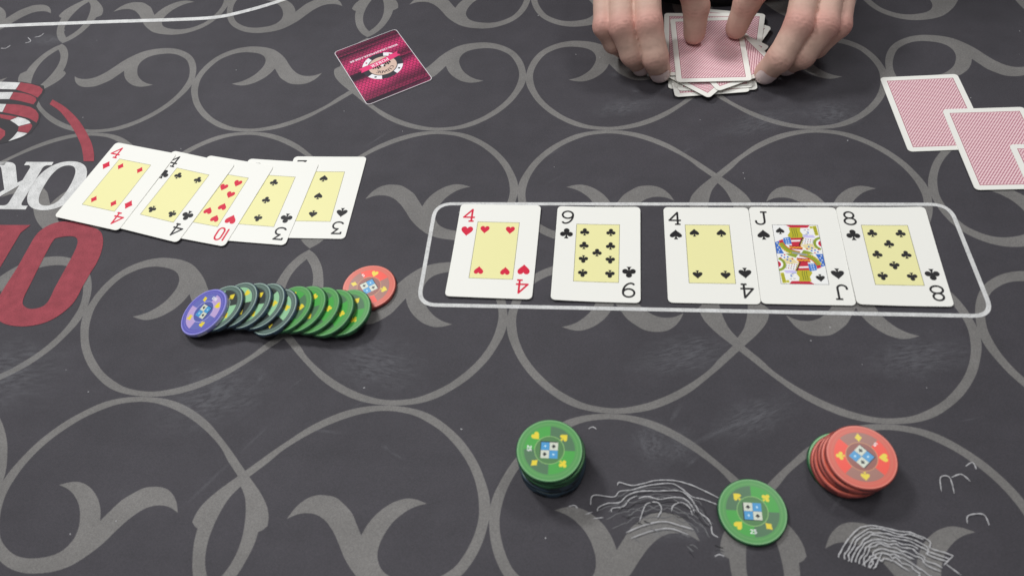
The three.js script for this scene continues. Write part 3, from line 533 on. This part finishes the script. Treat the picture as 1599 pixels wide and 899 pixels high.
/* ---------- the person's hands ---------- */
const person = new THREE.Group(); person.name = 'person'; person.position.set(100 * MM, 0, -300 * MM); scene.add(person);
tag(person, 'pale hands of a person gathering the messy pile of red-backed cards', 'person');
const PO = V(100, 0, -300);
const smin = (a, b, k) => { const h = Math.max(k - Math.abs(a - b), 0) / k; return Math.min(a, b) - h * h * k * 0.25; };
function capsule(px, py2, pz, a, b, ra, rb) {
  const bx = b.x - a.x, by = b.y - a.y, bz = b.z - a.z, qx = px - a.x, qy = py2 - a.y, qz = pz - a.z;
  const t = Math.min(1, Math.max(0, (qx * bx + qy * by + qz * bz) / (bx * bx + by * by + bz * bz)));
  return Math.hypot(qx - bx * t, qy - by * t, qz - bz * t) - (ra + (rb - ra) * t);
}
const skinMat = new THREE.MeshPhysicalMaterial({ vertexColors: true, roughness: 0.55, specularIntensity: 0.4, sheen: 0.15, sheenRoughness: 0.5, sheenColor: new THREE.Color(0.8, 0.5, 0.45) });
const nailMat = new THREE.MeshPhysicalMaterial({ color: new THREE.Color().setRGB(0.80, 0.63, 0.60), roughness: 0.25, specularIntensity: 0.6 });
function buildHand(fingers, thumb, wrist, elbow) {
  const chains = Object.values(fingers).map((f) => f.j.map((p) => V(...p)));
  const th = thumb.map((p) => V(...p));
  const rads = Object.values(fingers).map((f) => f.r), thr = [15, 12.5, 11, 9.5];
  const mcps = chains.map((c) => c[0]);
  const W = V(...wrist), E = V(...elbow);
  const field = (x, y, z) => {
    let d = 1e9;
    chains.forEach((c, i) => {
      let f = 1e9; for (let s = 0; s < 3; s++) f = smin(f, capsule(x, y, z, c[s], c[s + 1], rads[i][s], rads[i][s + 1]), 3.5);
      d = Math.min(d, f);
    });
    let t = 1e9; for (let s = 0; s < 3; s++) t = smin(t, capsule(x, y, z, th[s], th[s + 1], thr[s], thr[s + 1]), 4);
    let p = 1e9;
    mcps.forEach((m, i) => { p = smin(p, capsule(x, y, z, m, W, 12.5, 19), 10); if (i) p = smin(p, capsule(x, y, z, m, mcps[i - 1], 11.5, 11.5), 8); });
    p = smin(p, capsule(x, y, z, W, E, 25, 34), 16);
    return smin(smin(d, p, 9), t, 8);
  };
  const all = [...chains.flat(), ...th, W], lo = V(1e9, 1e9, 1e9), hi = V(-1e9, -1e9, -1e9);
  for (const p of all) { lo.min(p); hi.max(p); }
  lo.subScalar(20); hi.addScalar(20); lo.z = Math.min(lo.z, W.z - 60);
  const C = lo.clone().add(hi).multiplyScalar(0.5), half = Math.max(hi.x - lo.x, hi.y - lo.y, hi.z - lo.z) / 2 * 1.04, n = 140;
  const mc = new MarchingCubes(n, skinMat, false, false, 400000); mc.isolation = 0;
  for (let k = 0; k < n; k++) for (let j = 0; j < n; j++) for (let i = 0; i < n; i++) {
    const h = n / 2; mc.field[i + j * n + k * n * n] = -field(C.x + half * (i - h) / h, C.y + half * (j - h) / h, C.z + half * (k - h) / h);
  }
  mc.update();
  let g = new THREE.BufferGeometry(); g.setAttribute('position', new THREE.Float32BufferAttribute(mc.positionArray.slice(0, mc.count * 3), 3));
  g = mergeVertices(g, 1e-4); g.computeVertexNormals();
  // pores, knuckle folds, flushed knuckles and fingertips
  const p = g.attributes.position, nn = g.attributes.normal, col = new Float32Array(p.count * 3);
  const q = V(0, 0, 0);
  for (let i = 0; i < p.count; i++) {
    q.set(C.x + half * p.getX(i), C.y + half * p.getY(i), C.z + half * p.getZ(i));
    let red = 0, dent = 0, fold = 0;
    let near = 0, nd = 1e9; chains.forEach((c, ci) => { for (let s = 0; s < 3; s++) { const f = capsule(q.x, q.y, q.z, c[s], c[s + 1], rads[ci][s], rads[ci][s + 1]); if (f < nd) { nd = f; near = ci; } } });
    const solid = Math.min(1, Math.max(0, chains.reduce((m, c, ci) => ci === near ? m : Math.min(m, ...[0, 1, 2].map((s) => capsule(q.x, q.y, q.z, c[s], c[s + 1], rads[ci][s], rads[ci][s + 1]))), 9) / 3));
    [chains[near]].forEach((c) => {
      for (const [s, w, folds] of [[1, 11, 1], [2, 9, 0.8]]) {
        const a = c[s - 1], b = c[s + 1], ax = V(0, 0, 0).subVectors(b, a).normalize(), r = V(0, 0, 0).subVectors(q, c[s]), along = r.dot(ax), d = r.length();
        if (d > 26) continue;
        const up = nn.getY(i) * 0.6 + nn.getZ(i) * 0.6 + 0.2;
        if (s === 1) red = Math.max(red, Math.exp(-((along / w) ** 2)) * (d < 17 ? 1 : 0) * 0.9);
        else red = Math.max(red, 0.45 * Math.exp(-((along / 6) ** 2)) * (d < 14 ? 1 : 0));
        if (d < 17 && up > 0) { fold = Math.max(fold, up * Math.exp(-((along / 4.5) ** 2)) * Math.max(0, Math.cos(along * 1.9 + 0.8 * noise.noise(q.x / 3, q.y / 3, q.z / 3)))); dent -= folds * up * 0.5 * Math.exp(-((along / 5.5) ** 2)) * (0.5 + 0.5 * Math.cos(along * 2.1)); if (s === 1) dent += up * 0.4 * Math.exp(-((along / 7) ** 2)); }
      }
      const t = V(0, 0, 0).subVectors(q, c[3]).length(); if (t < 15) red = Math.max(red, 0.75 * (1 - t / 15));
    });
    dent *= solid; dent += 0.12 * noise.noise(q.x / 2.6, q.y / 2.6, q.z / 2.6);
    q.x += nn.getX(i) * dent; q.y += nn.getY(i) * dent; q.z += nn.getZ(i) * dent;
    p.setXYZ(i, q.x - PO.x, q.y - PO.y, q.z - PO.z);
    const m = (1 - 0.2 * fold * solid) * (0.96 + 0.05 * noise.noise(q.x / 9, q.y / 9, q.z / 9) + 0.06 * noise.noise(q.x / 2.5, q.y / 2.5, q.z / 2.5));
    col.set([(0.66 + 0.0 * red) * m, (0.435 - 0.09 * red) * m, (0.345 - 0.06 * red) * m], i * 3);
  }
  g.setAttribute('color', new THREE.BufferAttribute(col, 3)); g.computeVertexNormals();
  return { g: mmGeo(g), chains, rads };
}
function nail(c, r, dorsal, parent) {      // a curved plate on the back of the fingertip
  const tip = c[3], ax = V(0, 0, 0).subVectors(c[3], c[2]).normalize(), up = dorsal.clone().addScaledVector(ax, -dorsal.dot(ax)).normalize(), side = V(0, 0, 0).crossVectors(ax, up);
  const pos = [], idx = [], NU = 10, NV = 10, L = 14;
  for (let j = 0; j <= NV; j++) for (let i = 0; i <= NU; i++) {
    const v = j / NV, w = 1 - 0.35 * Math.pow(Math.abs(v * 2 - 1), 4), a = (i / NU * 2 - 1) * 0.92 * w, along = -8 + L * v;
    const rad = r + Math.max(0, -along) * 0.085 + 0.55 - 0.05 * Math.max(0, along) ** 2, q = tip.clone().addScaledVector(ax, along).addScaledVector(up, rad * Math.cos(a)).addScaledVector(side, rad * Math.sin(a)).sub(PO);
    pos.push(q.x, q.y, q.z);
    if (i && j) { const k = j * (NU + 1) + i; idx.push(k, k - 1, k - NU - 2, k, k - NU - 2, k - NU - 1); }
  }
  const g = new THREE.BufferGeometry(); g.setAttribute('position', new THREE.Float32BufferAttribute(pos, 3)); g.setIndex(idx); g.computeVertexNormals();
  part('fingernail', mmGeo(g), nailMat, parent);
}
const RF = [12, 11.7, 10.9, 9.6];
const left = buildHand({
  index: { j: [[54, 78, -270], [73, 62, -241], [80, 42, -240], [81, 17.5, -236]], r: [12.2, 12, 11.2, 9.6] },
  middle: { j: [[34, 76, -262], [38, 49, -206], [45, 27, -191], [50, 9.6, -195]], r: RF },
  ring: { j: [[14, 73, -264], [16, 47, -206], [26, 26, -197], [34, 9, -204]], r: [11.5, 10.8, 10.2, 9] },
  little: { j: [[0, 66, -266], [1.5, 42, -214], [10, 25, -214], [18, 9, -226]], r: [10.2, 9.6, 8.9, 8] },
}, [[36, 66, -330], [56, 44, -322], [67, 26, -314], [72, 14, -308]], [22, 84, -350], [-20, 120, -470]);
const right = buildHand({
  index: { j: [[147, 78, -268], [130, 62, -240], [123, 42, -244], [118, 17.5, -243]], r: [12.2, 12, 11.2, 9.6] },
  middle: { j: [[172, 76, -256], [160, 49, -203], [147, 27, -188], [139.5, 9.8, -192]], r: RF },
  ring: { j: [[191, 73, -258], [181, 47, -204], [167, 25, -194], [158, 9, -203]], r: [11.5, 10.8, 10.2, 9] },
  little: { j: [[204, 66, -263], [194.5, 42, -211], [181, 22, -209], [175, 9, -218]], r: [10.2, 9.6, 8.9, 8] },
}, [[168, 66, -330], [148, 44, -322], [136, 26, -314], [128, 14, -308]], [184, 84, -350], [225, 120, -470]);
const body = part('body', mergeGeometries([left.g, right.g]), skinMat, person);
for (const h of [left, right]) h.chains.forEach((c, i) => { if (i) nail(c, h.rads[i][3], V(0, 0.35, 1), body); });
const clothDark = new THREE.MeshStandardMaterial({ color: new THREE.Color().setRGB(0.012, 0.012, 0.014), roughness: 0.9 });
{
  const bones = [[V(76, 26, -348), V(138, 26, -348), 50, 50], [V(100, 30, -360), V(102, 200, -470), 60, 110], [V(102, -120, -520), V(102, 250, -500), 120, 135], [V(102, 250, -500), V(102, 400, -480), 135, 90], [V(-60, 420, -480), V(264, 420, -480), 62, 62], [V(-70, 410, -480), V(-90, 190, -560), 58, 50], [V(-90, 190, -560), V(-8, 104, -420), 50, 40], [V(274, 410, -480), V(296, 190, -560), 58, 50], [V(296, 190, -560), V(213, 104, -420), 50, 40]];
  const n = 88, C = V(102, 150, -520), half = 350, mc = new MarchingCubes(n, clothDark, false, false, 160000); mc.isolation = 0;
  for (let k = 0; k < n; k++) for (let j = 0; j < n; j++) for (let i = 0; i < n; i++) {
    const h = n / 2, x = C.x + half * (i - h) / h, y = C.y + half * (j - h) / h, z = C.z + half * (k - h) / h;
    let d = 1e9; for (const [a, b, ra, rb] of bones) d = smin(d, capsule(x, y, z, a, b, ra, rb), 22);
    mc.field[i + j * n + k * n * n] = -(d + 3 * noise.noise(x / 40, y / 30, z / 40));
  }
  mc.update();
  let g = new THREE.BufferGeometry(); g.setAttribute('position', new THREE.Float32BufferAttribute(mc.positionArray.slice(0, mc.count * 3), 3));
  g = mergeVertices(g, 1e-4); const p = g.attributes.position;
  for (let i = 0; i < p.count; i++) p.setXYZ(i, C.x + half * p.getX(i) - PO.x, C.y + half * p.getY(i) - PO.y, C.z + half * p.getZ(i) - PO.z);
  g.computeVertexNormals(); part('shirt', mmGeo(g), clothDark, person);
}

renderer.render(scene, camera);
